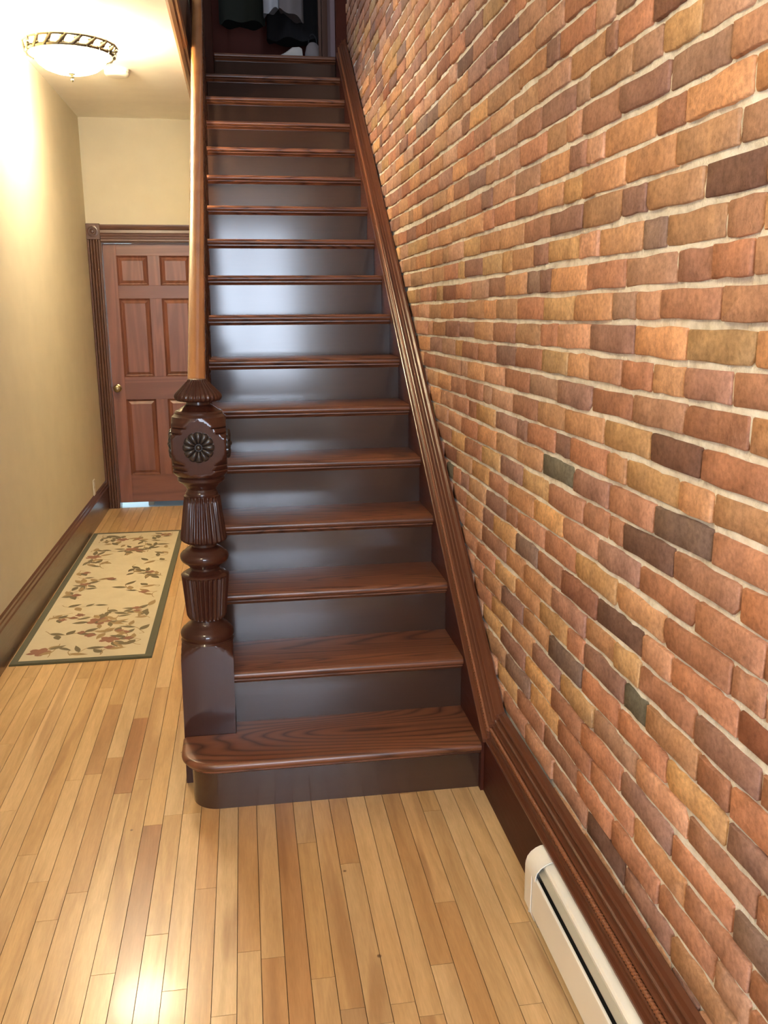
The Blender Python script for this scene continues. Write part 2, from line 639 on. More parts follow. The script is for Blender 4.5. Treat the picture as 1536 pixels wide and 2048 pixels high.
# landing at the head of the stairs
YLAND = nose_y(17)
struct(MB().box(XW, 0.90, YLAND + 0.10, 8.3, ZU - 0.30, ZU - 0.001).build('floor_landing', M['subfloor']))
struct(MB().box(-0.19, 0.80, YLAND + 0.09, YB, 2.2, ZU - 0.30).build('wall_stair_end', M['wall']))
# wooden fascia along the edge of the stairwell, with its trim
fas = struct(MB().box(XW, XW + 0.02, YWELL, YB, ZC + 0.02, ZU + 0.02).build('trim_1', M['fascia']))
prof = [(-0.275, ZC - 0.022), (-0.262, ZC - 0.030), (-0.245, ZC - 0.026), (-0.238, ZC - 0.012), (-0.228, ZC - 0.010), (-0.224, ZC + 0.004), (-0.224, ZC + 0.03), (-0.232, ZC + 0.04), (-0.25, ZC + 0.04), (-0.25, ZC - 0.001), (-0.275, ZC - 0.001)]
MB().prism(prof, 'y', YWELL, YB).build('moulding', M['fascia_trim'], fas, 30)
struct(MB().box(XW, 0.76, YWELL - 0.0, YWELL + 0.02, ZC - 0.02, ZU + 0.02).build('trim_2', M['fascia']))

# ------------------------------------------------------------------ brick wall
TONE = {'r': (180, 130, 104), 'o': (194, 148, 112), 'k': (194, 150, 124), 'y': (198, 158, 114), 'p': (162, 122, 106), 'd': (128, 94, 80), 'dp': (142, 114, 100), 'pg': (152, 120, 102), 'g': (112, 105, 90), 'rd': (156, 104, 82), 'n': (180, 130, 104)}
TRACED = {4:'1.39o 1.84p 2.08r 2.31k',
5:'1.24k 1.46r 1.69r 1.91r 2.16r 2.40r',
6:'1.14r 1.36r 1.59o 1.83r 2.05r 2.29y 2.53dp',
7:'1.20dp 1.42r 1.66p 1.89r 2.11r 2.34y 2.59p',
8:'1.14r 1.37r 1.59k 1.83k 2.05y 2.27p 2.48o 2.70y',
9:'1.24p 1.46y 1.69r 1.91r 2.14dp 2.37o',
10:'1.24r 1.35r 1.56o 1.67g 1.90p 2.01r 2.23y',
11:'1.16r 1.37p 1.60r 1.73y 1.90o 2.14p 2.37o 2.56o 2.85r',
12:'1.24rd 1.47r 1.60k 1.84d 2.07rd 2.26r 2.46dp 2.70y 2.84p',
13:'1.17n 1.27r 1.51r 1.74o 1.98y 2.21r 2.45r 2.57r 2.81p',
14:'1.18n 1.40r 1.63r 1.85p 2.08r 2.31y 2.54o 2.77r',
15:'1.26r 1.49r 1.72d 1.80r 1.95r 2.19r 2.42y 2.65p',
16:'1.36r 1.58dp 1.80r 2.02p 2.25g 2.47o',
17:'1.37o 1.49o 1.72y 1.82o 2.05r 2.16p 2.38r 2.48p 2.72p',
18:'1.42r 1.62d 1.85y 2.09o 2.31o 2.53r 2.76k',
19:'1.28o 1.49r 1.71k 1.93r 2.15p 2.38k 2.62r',
20:'1.34r 1.50p 1.63o 1.77r 1.95k 2.09o 2.28y 2.51r 2.72p',
21:'1.28o 1.50y 1.72o 1.95p 2.17k 2.31r 2.53o 2.76r',
22:'1.39k 1.61r 1.72k 1.84k 2.06o 2.28y 2.51r 2.73o 2.87o',
23:'1.31k 1.43r 1.56p 1.78k 1.99r 2.22o 2.31p 2.43dp 2.63o 2.82r',
24:'1.29o 1.40k 1.61o 1.71dp 1.93o 2.04k 2.26y 2.38p 2.58o 2.68y 2.90y',
25:'1.29n 1.48d 1.70o 1.81p 2.03o 2.25p 2.47r 2.70o 2.93o',
26:'1.38k 1.59o 1.81o 2.04o 2.16y 2.35o 2.55r 2.78r',
27:'1.35o 1.56o 1.68r 1.92o 2.02k 2.13p 2.35o 2.57k 2.80k 2.92p',
28:'1.42k 1.63pg 1.85p 2.06r 2.16k 2.30o 2.53r 2.74k 2.88k',
29:'1.37n 1.53k 1.67y 1.80k 2.02o 2.11k 2.35p 2.56r 2.78k',
30:'1.72d 1.88r 1.94r 2.15o 2.38k 2.60o 2.83o',
31:'1.90k 2.01k 2.23r 2.33p 2.56o 2.88o',
32:'2.20r 2.41k 2.65o 2.86p',
33:'2.57k 2.79p'}
CH, CZ = 0.06704, 0.059
rw = random.Random(5)


def course_z(k, y):
    sl = -0.011 if k < 24 else (-0.008 if k < 28 else -0.004)
    return CZ + k * CH + 0.004 + sl * (min(y, 4.2) - 1.75) * (0.6 if k < 8 else 1.0) + 0.0015 * math.sin(y * 5.1 + k * 1.7)


def parse(sx):
    out = []
    for w_ in sx.split():
        i = 0
        while i < len(w_) and (w_[i].isdigit() or w_[i] == '.'):
            i += 1
        out.append((float(w_[:i]), w_[i:]))
    return out


YMIN, YMAX = 0.30, 7.05
bricks = []      # (course, y0, y1, tone)
keys = ['r', 'o', 'k', 'y', 'p', 'dp', 'd', 'g', 'rd']
kw = [34, 26, 18, 8, 12, 1.6, 0.6, 0.3, 1.5]
for k in range(3, 58):
    js = parse(TRACED.get(k, ''))
    if not js:
        js = [(1.5 + 0.11 * (k % 2) + rw.uniform(-0.03, 0.03), 'r')]
    # towards the camera
    y = js[0][0]
    left = []
    while y > YMIN:
        d = rw.choice([0.225] * 5 + [0.112])
        left.append((y - d, rw.choices(keys, kw)[0]))
        y -= d
    js = left[::-1] + js
    y = js[-1][0]
    while y < YMAX:
        d = rw.choice([0.225] * 4 + [0.112])
        y += d + rw.uniform(-0.008, 0.008)
        js.append((y, rw.choices(keys, kw)[0]))
    for (a, _), (b2, t) in zip(js[:-1], js[1:]):
        n = max(1, int(round((b2 - a) / 0.29)))
        for q in range(n):
            tt = t if t and q == 0 else rw.choices(keys, kw)[0]
            if tt == '' or tt == 'n':
                tt = rw.choices(keys, kw)[0]
            bricks.append((k, a + (b2 - a) * q / n, a + (b2 - a) * (q + 1) / n, tt))


def skirt_top(y):
    return 0.298 if y < 2.503 else nose_line(y) + 0.168


def brick_geo(k, a, b2, r_):
    """one brick: worn outline, rounded arris, slightly uneven face; 12-sided"""
    zc0 = course_z(k, (a + b2) / 2)
    dz = course_z(k, b2) - course_z(k, a)
    h = CH / 2 - 0.0060 + r_.uniform(-0.0015, 0.0012)
    g0, g1 = r_.uniform(0.0012, 0.0045), r_.uniform(0.0012, 0.0045)
    ya, yb = a + g0, b2 - g1
    ln = yb - ya
    jj = lambda s: r_.uniform(-s, s)
    out = []
    ch = [r_.uniform(0.002, 0.006) for _ in range(4)]
    if r_.random() < 0.16:
        ch[r_.randrange(4)] = r_.uniform(0.012, 0.02)
    pts = [(ya, -h + ch[0]), (ya + ch[0], -h)]
    pts += [(ya + ln * 0.35, -h + jj(0.0030)), (ya + ln * 0.68, -h + jj(0.0030))]
    pts += [(yb - ch[1], -h + jj(0.001)), (yb, -h + ch[1])]
    pts += [(yb, h - ch[2]), (yb - ch[2], h)]
    pts += [(ya + ln * 0.66, h + jj(0.0030)), (ya + ln * 0.33, h + jj(0.0030))]
    pts += [(ya + ch[3], h + jj(0.001)), (ya, h - ch[3])]
    tilt = jj(0.010)
    pr = jj(0.0028)
    ym = (ya + yb) / 2

    def pos(y, z, x):
        return (x, y, zc0 + z + dz * (y - ym) / max(ln, 0.01))
    back, edge, face = [], [], []
    for (y, z) in pts:
        back.append(pos(y, z, XB + 0.03))
        x = XB + pr + tilt * (y - ym) + jj(0.0008)
        edge.append(pos(y, z, x + 0.0020))
        iy = 0.0022 if ln > 0.05 else 0.002
        yi = min(max(y, ya + iy), yb - iy)
        zi = z * (1 - 0.0018 / h)
        face.append(pos(yi, zi, x))
    v = back + edge + face
    f = []
    n = 12
    for lv in range(2):
        for j in range(n):
            k2 = (j + 1) % n
            f.append((lv * n + j, lv * n + k2, (lv + 1) * n + k2, (lv + 1) * n + j))
    # face split in three strips so that it can be a little uneven
    F = 2 * n
    f += [(F + 11, F + 0, F + 1, F + 2, F + 9, F + 10), (F + 2, F + 3, F + 8, F + 9), (F + 3, F + 4, F + 5, F + 6, F + 7, F + 8)]
    return v, f


def proj_area(a, b2, k):
    """rough size in the photograph, to choose the bricks that show largest"""
    P = []
    for y, z in ((a, -0.028), (b2, -0.028), (b2, 0.028), (a, 0.028)):
        d = Vector((XB, y, course_z(k, y) + z)) - Vector(CAM_POS)
        dep = d.dot(fw)
        if dep < 0.3:
            return 0.0
        P.append((768 + FOCAL_PX * d.dot(rt) / dep, 1024 - FOCAL_PX * d.dot(up) / dep))
    cx = sum(p[0] for p in P) / 4
    cy = sum(p[1] for p in P) / 4
    if not (-20 < cx < 1556 and -20 < cy < 2068):
        return 0.0
    return abs(sum(P[i][0] * P[(i + 1) % 4][1] - P[(i + 1) % 4][0] * P[i][1] for i in range(4))) / 2


# mortar bed: an uneven real surface behind the bricks
ny, nz = 470, 250
gy = np.linspace(YF, 8.3, ny)
gz = np.linspace(-0.1, 4.2, nz)
rs = np.random.RandomState(3)
dx = rs.normal(0, 1, (nz, ny))
for _ in range(1):
    dx = (dx + np.roll(dx, 1, 0) + np.roll(dx, 1, 1) + np.roll(dx, -1, 1)) / 2.6
dx = np.clip(dx, -1.0, 2.0)
V = [(XB + 0.0070 + 0.0028 * float(dx[i, j]), float(gy[j]), float(gz[i])) for i in range(nz) for j in range(ny)]
Fm = [(i * ny + j, i * ny + j + 1, (i + 1) * ny + j + 1, (i + 1) * ny + j) for i in range(nz - 1) for j in range(ny - 1)]
wm = MB()
wm.v, wm.f, wm.m = V, Fm, [0] * len(Fm)
wm.box(XB + 0.03, 1.0, YF - 0.1, 8.4, -0.1, 5.7)
me = bpy.data.meshes.new('wall_right')
me.from_pydata(wm.v, [], wm.f)
me.materials.append(M['mortar'])
me.shade_smooth()
WALLR = bpy.data.objects.new('wall_right', me)
COL.objects.link(WALLR)
struct(WALLR)

cand = []
for (k, a, b2, t) in bricks:
    ym = (a + b2) / 2
    zc0 = course_z(k, ym)
    if zc0 + CH / 2 < skirt_top(a) - 0.004 and ym < 6.5:
        continue
    cand.append((proj_area(a, b2, k), k, a, b2, t))
cand.sort(key=lambda c: -c[0])
rest_v, rest_f, rest_c = [], [], []
for idx, (ar, k, a, b2, t) in enumerate(cand):
    v, f = brick_geo(k, a, b2, rw)
    j = rw.uniform(0.9, 1.1)
    jr = rw.uniform(0.97, 1.03)
    c = srgb(*[min(255, max(0, q)) for q in (TONE[t][0] * j * jr, TONE[t][1] * j, TONE[t][2] * j / jr)])
    if idx < 300:
        me = bpy.data.meshes.new('brick')
        me.from_pydata(v, [], f)
        me.materials.append(M['brick'])
        at = me.color_attributes.new('tone', 'FLOAT_COLOR', 'POINT')
        at.data.foreach_set('color', list(c) * len(v))
        me.shade_smooth()
        me.set_sharp_from_angle(angle=math.radians(50))
        ob = bpy.data.objects.new('brick', me)
        COL.objects.link(ob)
        ob.parent = WALLR
    else:
        n = len(rest_v)
        rest_v += v
        rest_f += [tuple(i + n for i in q) for q in f]
        rest_c += list(c) * len(v)
me = bpy.data.meshes.new('far_bricks')
me.from_pydata(rest_v, [], rest_f)
me.materials.append(M['brick'])
at = me.color_attributes.new('tone', 'FLOAT_COLOR', 'POINT')
at.data.foreach_set('color', rest_c)
me.shade_smooth()
me.set_sharp_from_angle(angle=math.radians(50))
ob = bpy.data.objects.new('far_bricks', me)
COL.objects.link(ob)
ob.parent = WALLR
ob['kind'] = 'stuff'

# ------------------------------------------------------------------ baseboards
CAPP = [(0.0, 0.004), (0.0, -0.006), (0.03, -0.009), (0.09, -0.009), (0.12, -0.006), (0.125, 0.002), (0.17, 0.005), (0.26, 0.006), (0.30, 0.003), (0.33, 0.006), (0.335, 0.014), (0.43, 0.018), (0.50, 0.018), (0.505, 0.012), (0.55, 0.010), (0.59, 0.013), (0.60, 0.022), (0.66, 0.026), (0.67, 0.020), (0.71, 0.019), (0.74, 0.023), (0.75, 0.032), (0.82, 0.035), (0.83, 0.029), (0.87, 0.028), (0.91, 0.032), (0.92, 0.042), (1.0, 0.050)]


def cap_rings(path, x_face, up_h):
    """moulded cap swept along (y, z, height scale) stations"""
    rings = []
    for (y, z) in path:
        ring = [(x_face + d, y, z + u * up_h) for u, d in CAPP]
        ring += [(XB - 0.007, y, z + up_h), (XB - 0.007, y, z)]
        rings.append(ring)
    return rings


def rope(path, x, r, name, mat, parent):
    """twisted rope bead along a straight path in y/z"""
    (ya, za), (yb, zb) = path
    n = int(math.hypot(yb - ya, zb - za) / 0.0023)
    rings = []
    for i in range(n + 1):
        t = i / n
        y, z = ya + (yb - ya) * t, za + (zb - za) * t
        ring = []
        for q in range(8):
            a = 2 * PI * q / 8
            rr = r * (1 + 0.28 * math.sin(2 * a + i * 1.45))
            ring.append((x - rr * math.cos(a), y, z + rr * math.sin(a)))
        rings.append(ring)
    return MB().loft(rings, True, True).build(name, mat, parent, 60)


YM = 2.503
base = struct(MB().box(XBASE, XB - 0.007, YF, YM + 0.12, 0.0, 0.20).build('baseboard_right', M['skirt']))
MB().loft(cap_rings([(YF, 0.20), (YM, 0.20)], XBASE - 0.004, 0.100), True, True).build('cap_moulding', M['cap'], base, 25)
rope([(YF + 1.6, 0.20 + 0.042), (YM, 0.20 + 0.042)], XBASE + 0.0050, 0.0062, 'rope_bead', M['rope'], base)

prof = [(XL, 0), (-1.083, 0), (-1.083, 0.165), (-1.078, 0.170), (-1.078, 0.178), (-1.084, 0.184), (-1.086, 0.198), (-1.091, 0.204), (-1.092, 0.214), (-1.097, 0.222), (XL, 0.224)]
bl = struct(MB().prism([(x, z) for x, z in prof], 'y', YF, YB).build('baseboard_left', M['base_left'], None, 25))

# ------------------------------------------------------------------ staircase
ST = thing('staircase', 'dark-stained wooden staircase of seventeen steps climbing beside the brick wall', 'staircase', (0.25, Y0, 0))
OX = Vector((0.25, Y0, 0))


def put(mb, name, mat, parent=None, smooth=None):
    """a part of the staircase: geometry given in place, kept relative to the staircase's base"""
    mb.v = [tuple(Vector(p) - OX) for p in mb.v]
    return mb.build(name, mat, parent or ST, smooth)


TH = 0.028


def nosing_profile(yn, zt, yback):
    """side view (y, z) of a tread: half-round nose"""
    r = TH / 2
    p = [(yback, zt), (yn + r, zt)]
    for a in range(1, 8):
        an = PI / 2 + PI * a / 8
        p.append((yn + r + r * math.cos(an), zt - r + r * math.sin(an)))
    p += [(yn + r, zt - TH), (yback, zt - TH)]
    return p


NEWEL_X, NEWEL_Y, NW = -0.159, 2.8434, 0.083
for i in range(1, 18):
    yn, zt = nose_y(i), top_z(i)
    yb = yn + OV + 0.006 + (RUN if i < 17 else 0.085)
    xl = XTL
    if i == 1:
        # first tread: rounded bull-nose end passing in front of the newel
        def outline(off):
            r = 0.115 - off
            x0, y0 = -0.245 + off, yn + off
            pts = []
            for a in range(0, 13):
                an = PI + PI / 2 * a / 12
                pts.append((x0 + r + r * math.cos(an), y0 + r + r * math.sin(an)))
            pts.append((XS, y0))
            pts.append((XS, yb))
            pts.append((NEWEL_X + NW + 0.003, yb))
            pts.append((NEWEL_X + NW + 0.003, NEWEL_Y - NW - 0.002))
            pts.append((x0, NEWEL_Y - NW - 0.002))
            return pts
        rr = TH / 2
        rings = []
        for q in range(9):
            an = -PI / 2 + PI * q / 8
            off = rr - rr * math.cos(an)
            rings.append([(x, y, zt - rr + rr * math.sin(an)) for x, y in outline(off)])
        t = put(MB().loft(rings, True, True), 'tread', M['tread'], None, 40)
        rings = [[(x, y, zt - TH - d) for x, y in outline(o2)] for d, o2 in ((0.0, 0.012), (0.006, 0.012), (0.009, 0.016), (0.016, 0.026))]
        put(MB().loft(rings, True, True), 'cove_moulding', M['tread'], t, 40)
        rings = [[(x, y, z) for x, y in outline(OV)] for z in (0.0, zt - TH - 0.001)]
        put(MB().loft(rings, True, True), 'riser', M['riser'], None, 40)
        continue
    pr = nosing_profile(yn, zt, yb)
    mb = MB()
    if i == 2:
        xa = NEWEL_X + NW + 0.003
        mb.prism(pr, 'x', xa, XS)
        mb.box(XTL, xa, NEWEL_Y + NW + 0.003, yb, zt - TH, zt)
        xl = xa
    elif i == 17:
        xl = -0.115
        mb.prism(pr, 'x', xl, XS)
    else:
        mb.prism(pr, 'x', XTL, XS)
    t = put(mb, 'tread', M['tread'], None, 40)
    cove = [(yn + OV + 0.001, zt - TH)]
    for q in range(6):
        an = PI / 2 * q / 5
        cove.append((yn + OV - 0.020 + 0.014 * (1 - math.cos(an)) , zt - TH - 0.004 - 0.012 * math.sin(an)))
    cove = [(yn + OV + 0.001, zt - TH), (yn + 0.010, zt - TH), (yn + 0.010, zt - TH - 0.005), (yn + 0.016, zt - TH - 0.007), (yn + 0.022, zt - TH - 0.013), (yn + 0.026, zt - TH - 0.018), (yn + OV + 0.001, zt - TH - 0.018)]
    put(MB().prism(cove, 'x', xl if i != 2 else xl, XS), 'cove_moulding', M['tread'], t, 40)
    xr0 = xl if i in (2, 17) else -0.165
    put(MB().box(xr0, XS, yn + OV, yn + OV + 0.018, top_z(i - 1) - (TH if i > 2 else 0.0) * 0, zt - TH), 'riser', M['riser'])
# skirt board against the brick wall, with its moulded cap and rope bead
ye = 6.56
poly = [(YM, 0.20), (YM + 0.10, 0.19), (ye + 0.1, nose_line(ye + 0.1) - 0.30), (ye + 0.1, nose_line(ye + 0.1) + 0.07), (YM, nose_line(YM) + 0.07)]
poly = [(2.56, 0.0), (2.72, 0.0), (ye + 0.1, nose_line(ye + 0.1) - 0.34), (ye + 0.1, nose_line(ye + 0.1) + 0.07), (YM - 0.0, nose_line(YM) + 0.07), (2.56, 0.17)]
sk = put(MB().prism(poly, 'x', XS, XB - 0.007), 'skirt_board', M['skirt'])
put(MB().loft(cap_rings([(YM, nose_line(YM) + 0.07), (ye, nose_line(ye) + 0.07)], XS - 0.002, 0.100), True, True), 'cap_moulding', M['cap'], sk, 25)
rb_ = rope([(YM, nose_line(YM) + 0.07 + 0.042), (ye, nose_line(ye) + 0.07 + 0.042)], XS + 0.0070, 0.0062, 'rope_bead', M['rope'], sk)
for v in rb_.data.vertices:
    v.co -= OX
# closed string and spandrel below the treads on the hall side
poly = [(2.93, 0.0), (6.62, 0.0), (6.62, top_z(16) - 0.25), (6.62, top_z(16) - TH - 0.001)]
for i in range(15, 1, -1):
    poly += [(nose_y(i + 1) + OV + 0.017, top_z(i + 1) - TH - 0.001), (nose_y(i + 1) + OV + 0.017, top_z(i) - TH - 0.001)]
poly += [(2.93, top_z(2) - TH - 0.001)]
put(MB().prism(poly, 'x', -0.185, -0.168), 'stringer', M['skirt'])
MB_sp = MB().prism([(2.93, 0.001), (YB, 0.001), (YB, 2.85), (6.3, 2.45), (2.93, 0.02)], 'x', -0.196, -0.186)
struct(MB_sp.build('wall_spandrel', M['wall']))

# ------------------------------------------------------------------ newel post
NP = thing('newel_post', 'carved mahogany newel post with fluted turnings and a rosette at the stair foot', 'newel post', (NEWEL_X, NEWEL_Y, 0))
NP.rotation_euler = (0, 0.011, 0)


def dens(prof, step=0.006):
    out = [prof[0]]
    for (z0, r0), (z1, r1) in zip(prof[:-1], prof[1:]):
        n = max(1, int(abs(z1 - z0) / step))
        for q in range(1, n + 1):
            t = q / n
            out.append((z0 + (z1 - z0) * t, r0 + (r1 - r0) * t))
    return out


# square base whose head is turned to a round shoulder
sq = [(0.0, 0.118), (0.40, 0.118), (0.435, 0.118), (0.450, 0.112), (0.462, 0.103), (0.472, 0.092), (0.476, 0.0865)]
base_o = MB().lathe(dens(sq, 0.01), 96, None, [(0, 0.5, NW)]).build('square_base', M['newel'], NP, 30)
rg = [(0.476, 0.0855), (0.482, 0.0815), (0.487, 0.0835), (0.492, 0.0855), (0.500, 0.0865), (0.508, 0.084), (0.516, 0.078), (0.523, 0.069), (0.527, 0.066), (0.530, 0.058), (0.536, 0.053), (0.545, 0.049), (0.551, 0.0585)]
MB().lathe(rg, 64).build('base_ring', M['newel'], NP, 35)
fl2 = [(0.551, 0.0585), (0.556, 0.0615), (0.562, 0.064), (0.566, 0.0645), (0.690, 0.0757), (0.6905, 0.0757), (0.6965, 0.0763), (0.700, 0.073), (0.7066, 0.062)]
MB().lathe(dens(fl2, 0.012), 240, [(0.555, 0.692, 30, 0.006)]).build('fluted_section', M['newel'], NP, 50)
tor = [(0.7066, 0.0615), (0.712, 0.052), (0.7151, 0.047), (0.7218, 0.047), (0.728, 0.053), (0.732, 0.0575), (0.7353, 0.060), (0.738, 0.066), (0.745, 0.0735), (0.752, 0.0765), (0.7596, 0.0772), (0.766, 0.0755), (0.772, 0.070), (0.776, 0.0625), (0.7805, 0.060), (0.786, 0.052), (0.7922, 0.040), (0.8022, 0.039)]
MB().lathe(tor, 64).build('turned_ring', M['newel'], NP, 35)
fl1 = [(0.8022, 0.039), (0.804, 0.056), (0.8065, 0.063), (0.811, 0.070), (0.8154, 0.0738), (0.818, 0.0738), (0.950, 0.0568), (0.9566, 0.0562), (0.961, 0.051), (0.966, 0.0515), (0.972, 0.047)]
MB().lathe(dens(fl1, 0.012), 240, [(0.806, 0.952, 26, 0.006)]).build('fluted_section', M['newel'], NP, 50)
nk = [(0.972, 0.047), (0.9793, 0.0450), (0.986, 0.050), (0.9938, 0.057), (0.998, 0.060), (1.003, 0.069), (1.0083, 0.0735), (1.0164, 0.0735), (1.021, 0.070), (1.024, 0.078), (1.0277, 0.0815)]
MB().lathe(nk, 64).build('turned_ring', M['newel'], NP, 35)
blk = [(1.0277, 0.0815), (1.034, 0.089), (1.040, 0.094), (1.044, 0.0965), (1.047, 0.0945), (1.0485, 0.090), (1.055, 0.0945), (1.060, 0.0985), (1.064, 0.0975), (1.0655, 0.0935), (1.072, 0.099), (1.082, 0.1075), (1.10, 0.1135), (1.125, 0.1155), (1.148, 0.1135), (1.160, 0.106), (1.1625, 0.096), (1.165, 0.0985), (1.171, 0.0985), (1.177, 0.0955), (1.1785, 0.090), (1.181, 0.0935), (1.187, 0.0935), (1.194, 0.090), (1.2097, 0.083), (1.2144, 0.076), (1.2175, 0.0735)]
BLK = MB().lathe(dens(blk, 0.004), 144, None, [(1.0, 1.22, NW)]).build('carved_block', M['newel'], NP, 32)
capp = [(1.2175, 0.0735), (1.2225, 0.0735), (1.227, 0.070), (1.229, 0.062), (1.2347, 0.0545), (1.240, 0.046), (1.244, 0.041), (1.2455, 0.0375), (1.2545, 0.0375)]
MB().lathe(capp, 64).build('neck_ring', M['newel'], NP, 35)
cap2 = [(1.2545, 0.038), (1.256, 0.060), (1.2587, 0.0675), (1.264, 0.0722), (1.270, 0.0738), (1.2765, 0.0715), (1.284, 0.0650), (1.300, 0.049), (1.316, 0.033), (1.3225, 0.028), (1.3235, 0.020)]
MB().lathe(dens(cap2, 0.005), 240, [(1.2565, 1.321, 30, 0.0034)]).build('fluted_cap', M['newel'], NP, 50)


def rosette_mesh():
    """domed disc with twelve petals and a centre button; lies in the x/z plane, faces -y"""
    n, rings = 96, []
    for (r, h) in ((0.0475, 0.0), (0.0475, 0.006), (0.045, 0.010), (0.040, 0.012), (0.030, 0.0135), (0.020, 0.012), (0.0125, 0.007), (0.0118, 0.006)):
        ring = []
        for q in range(n):
            a = 2 * PI * q / n
            pet = abs(math.cos(6 * a))
            hh = h if h < 0.007 else h - 0.006 * (1 - pet ** 0.6)
            rr = r if r < 0.044 else r - 0.003 * (1 - pet ** 0.5)
            ring.append((rr * math.cos(a), -hh, rr * math.sin(a)))
        rings.append(ring)
    mb = MB().loft(rings, True, True)
    return mb


def button_mesh():
    return MB().loft([[(r * math.cos(2 * PI * q / 24), -h, r * math.sin(2 * PI * q / 24)) for q in range(24)] for r, h in ((0.0115, 0.004), (0.0115, 0.008), (0.0108, 0.0095), (0.0095, 0.0095), (0.0088, 0.011), (0.007, 0.0145), (0.004, 0.0168), (0.0008, 0.0175))], True, True)


for a, (px, py) in ((0, (0, -1)), (PI / 2, (1, 0)), (-PI / 2, (-1, 0))):
    ro = rosette_mesh().build('rosette', M['bronze'], BLK, 40)
    ro.location = (px * (NW - 0.001), py * (NW - 0.001), 1.122)
    ro.rotation_euler = (0, 0, a)
    v0 = button_mesh()
    me = ro.data
    bm = bmesh.new()
    bm.from_mesh(me)
    tmp = bpy.data.meshes.new('tmp')
    tmp.from_pydata(v0.v, [], v0.f)
    bm.from_mesh(tmp)
    bmesh.ops.recalc_face_normals(bm, faces=bm.faces)
    bm.to_mesh(me)
    bm.free()
    bpy.data.meshes.remove(tmp)
    me.shade_smooth()
    me.set_sharp_from_angle(angle=math.radians(40))

# ------------------------------------------------------------------ balustrade
BX = -0.157
BAL = thing('balustrade', 'round honey-brown handrail with turned dark balusters up the open stair side', 'balustrade', (BX, 2.95, 0))
RZ0 = 1.245


def rail_z(y):
    return RZ0 + (y - 2.98) * RISE / RUN


path = [(0, 2.915 - 2.95, 1.205), (0, 2.96 - 2.95, 1.228)] + [(-0.004 * q, 2.99 + (6.62 - 2.99) * q / 8 - 2.95, rail_z(2.99 + (6.62 - 2.99) * q / 8)) for q in range(9)]
MB().tube(path, 0.0295, 28).build('handrail', M['rail'], BAL, 60)
bp = [(0.0, 0.020), (0.10, 0.020), (0.11, 0.017), (0.115, 0.021), (0.125, 0.021), (0.13, 0.013), (0.145, 0.016), (0.20, 0.021), (0.26, 0.022), (0.34, 0.016), (0.40, 0.012), (0.41, 0.018), (0.425, 0.021), (0.44, 0.018), (0.45, 0.012), (0.50, 0.016), (0.60, 0.019), (0.68, 0.015), (0.70, 0.012), (0.71, 0.018), (0.725, 0.018), (0.73, 0.014)]
bal_mesh = None
for i in range(2, 17):
    for q in (0.25, 0.75):
        y = nose_y(i) + 0.02 + RUN * q
        if y < 2.97 or y > 6.6:
            continue
        zt = top_z(i)
        h = rail_z(y) - 0.024 - zt
        if bal_mesh is None:
            pz = [(z / 0.73, r) for z, r in bp]
            tmpo = MB().lathe(pz, 14).build('baluster', M['baluster'], BAL, 40)
            bal_mesh = tmpo.data
            ob = tmpo
        else:
            ob = bpy.data.objects.new('baluster', bal_mesh)
            COL.objects.link(ob)
            ob.parent = BAL
        ob.location = (-0.004 * (y - 2.99) / 0.45, y - 2.95, zt)
        ob.scale = (1, 1, h)
# newel at the head of the stairs
LN = thing('landing_newel', 'dark square newel post at the head of the stairs', 'newel post', (-0.165, YLAND + 0.03, ZU))
MB().box(-0.045, 0.045, -0.045, 0.045, -0.42, 0.95, 0.004).build('post', M['newel'], LN)
pr = [(-0.50, 0.004), (-0.49, 0.02), (-0.47, 0.03), (-0.45, 0.034), (-0.43, 0.044), (-0.42, 0.05)]
MB().lathe(pr, 32).build('drop_finial', M['newel'], LN, 40)
MB().lathe([(0.95, 0.06), (0.97, 0.06), (0.98, 0.045), (1.0, 0.04), (1.04, 0.052), (1.08, 0.03), (1.09, 0.005)], 32).build('cap', M['newel'], LN, 40)

# ------------------------------------------------------------------ hall door with casing
door = struct(thing('door_1', 'reddish-brown six-panel wooden door at the end of the hall', 'door', (DX0, YB, 0)))
del door['category']
del door['label']
dw = DX1 - DX0
ZB = 0.036
st_w, mid_w = 0.098, 0.088
yf, yb_ = 0.028, 0.066     # slab set back in the frame
rows = [(0.252, 0.842), (1.014, 1.597), (1.692, 1.907)]
xm0, xm1 = dw / 2 - mid_w / 2, dw / 2 + mid_w / 2
for a, b2 in ((0.004, st_w), (dw - st_w, dw - 0.004)):
    MB().box(a, b2, yf, yb_, ZB, DZ1 - 0.004, 0.001).build('stile', M['door'], door)
for a, b2 in ((ZB, rows[0][0]), (rows[0][1], rows[1][0]), (rows[1][1], rows[2][0]), (rows[2][1], DZ1 - 0.004)):
    MB().box(st_w, dw - st_w, yf + 0.0005, yb_, a, b2, 0.001).build('rail', M['doorrail'], door)
for a, b2 in rows:
    MB().box(xm0, xm1, yf + 0.0007, yb_, a, b2, 0.001).build('mullion', M['door'], door)
    for c, d in ((st_w, xm0), (xm1, dw - st_w)):
        # raised and fielded panel inside a sticking moulding
        def rect(i, y):
            return [(c + i, y, a + i), (d - i, y, a + i), (d - i, y, b2 - i), (c + i, y, b2 - i)]
        rings = [rect(0.0, yf), rect(0.004, yf + 0.006), rect(0.012, yf + 0.016), rect(0.015, yf + 0.017), rect(0.034, yf + 0.006), rect(0.036, yf + 0.003)]
        mb = MB().loft(rings, False, True)
        mb.loft([rect(0.0, yf), rect(0.0, yb_)], False, True)
        mb.build('panel', M['door'], door)
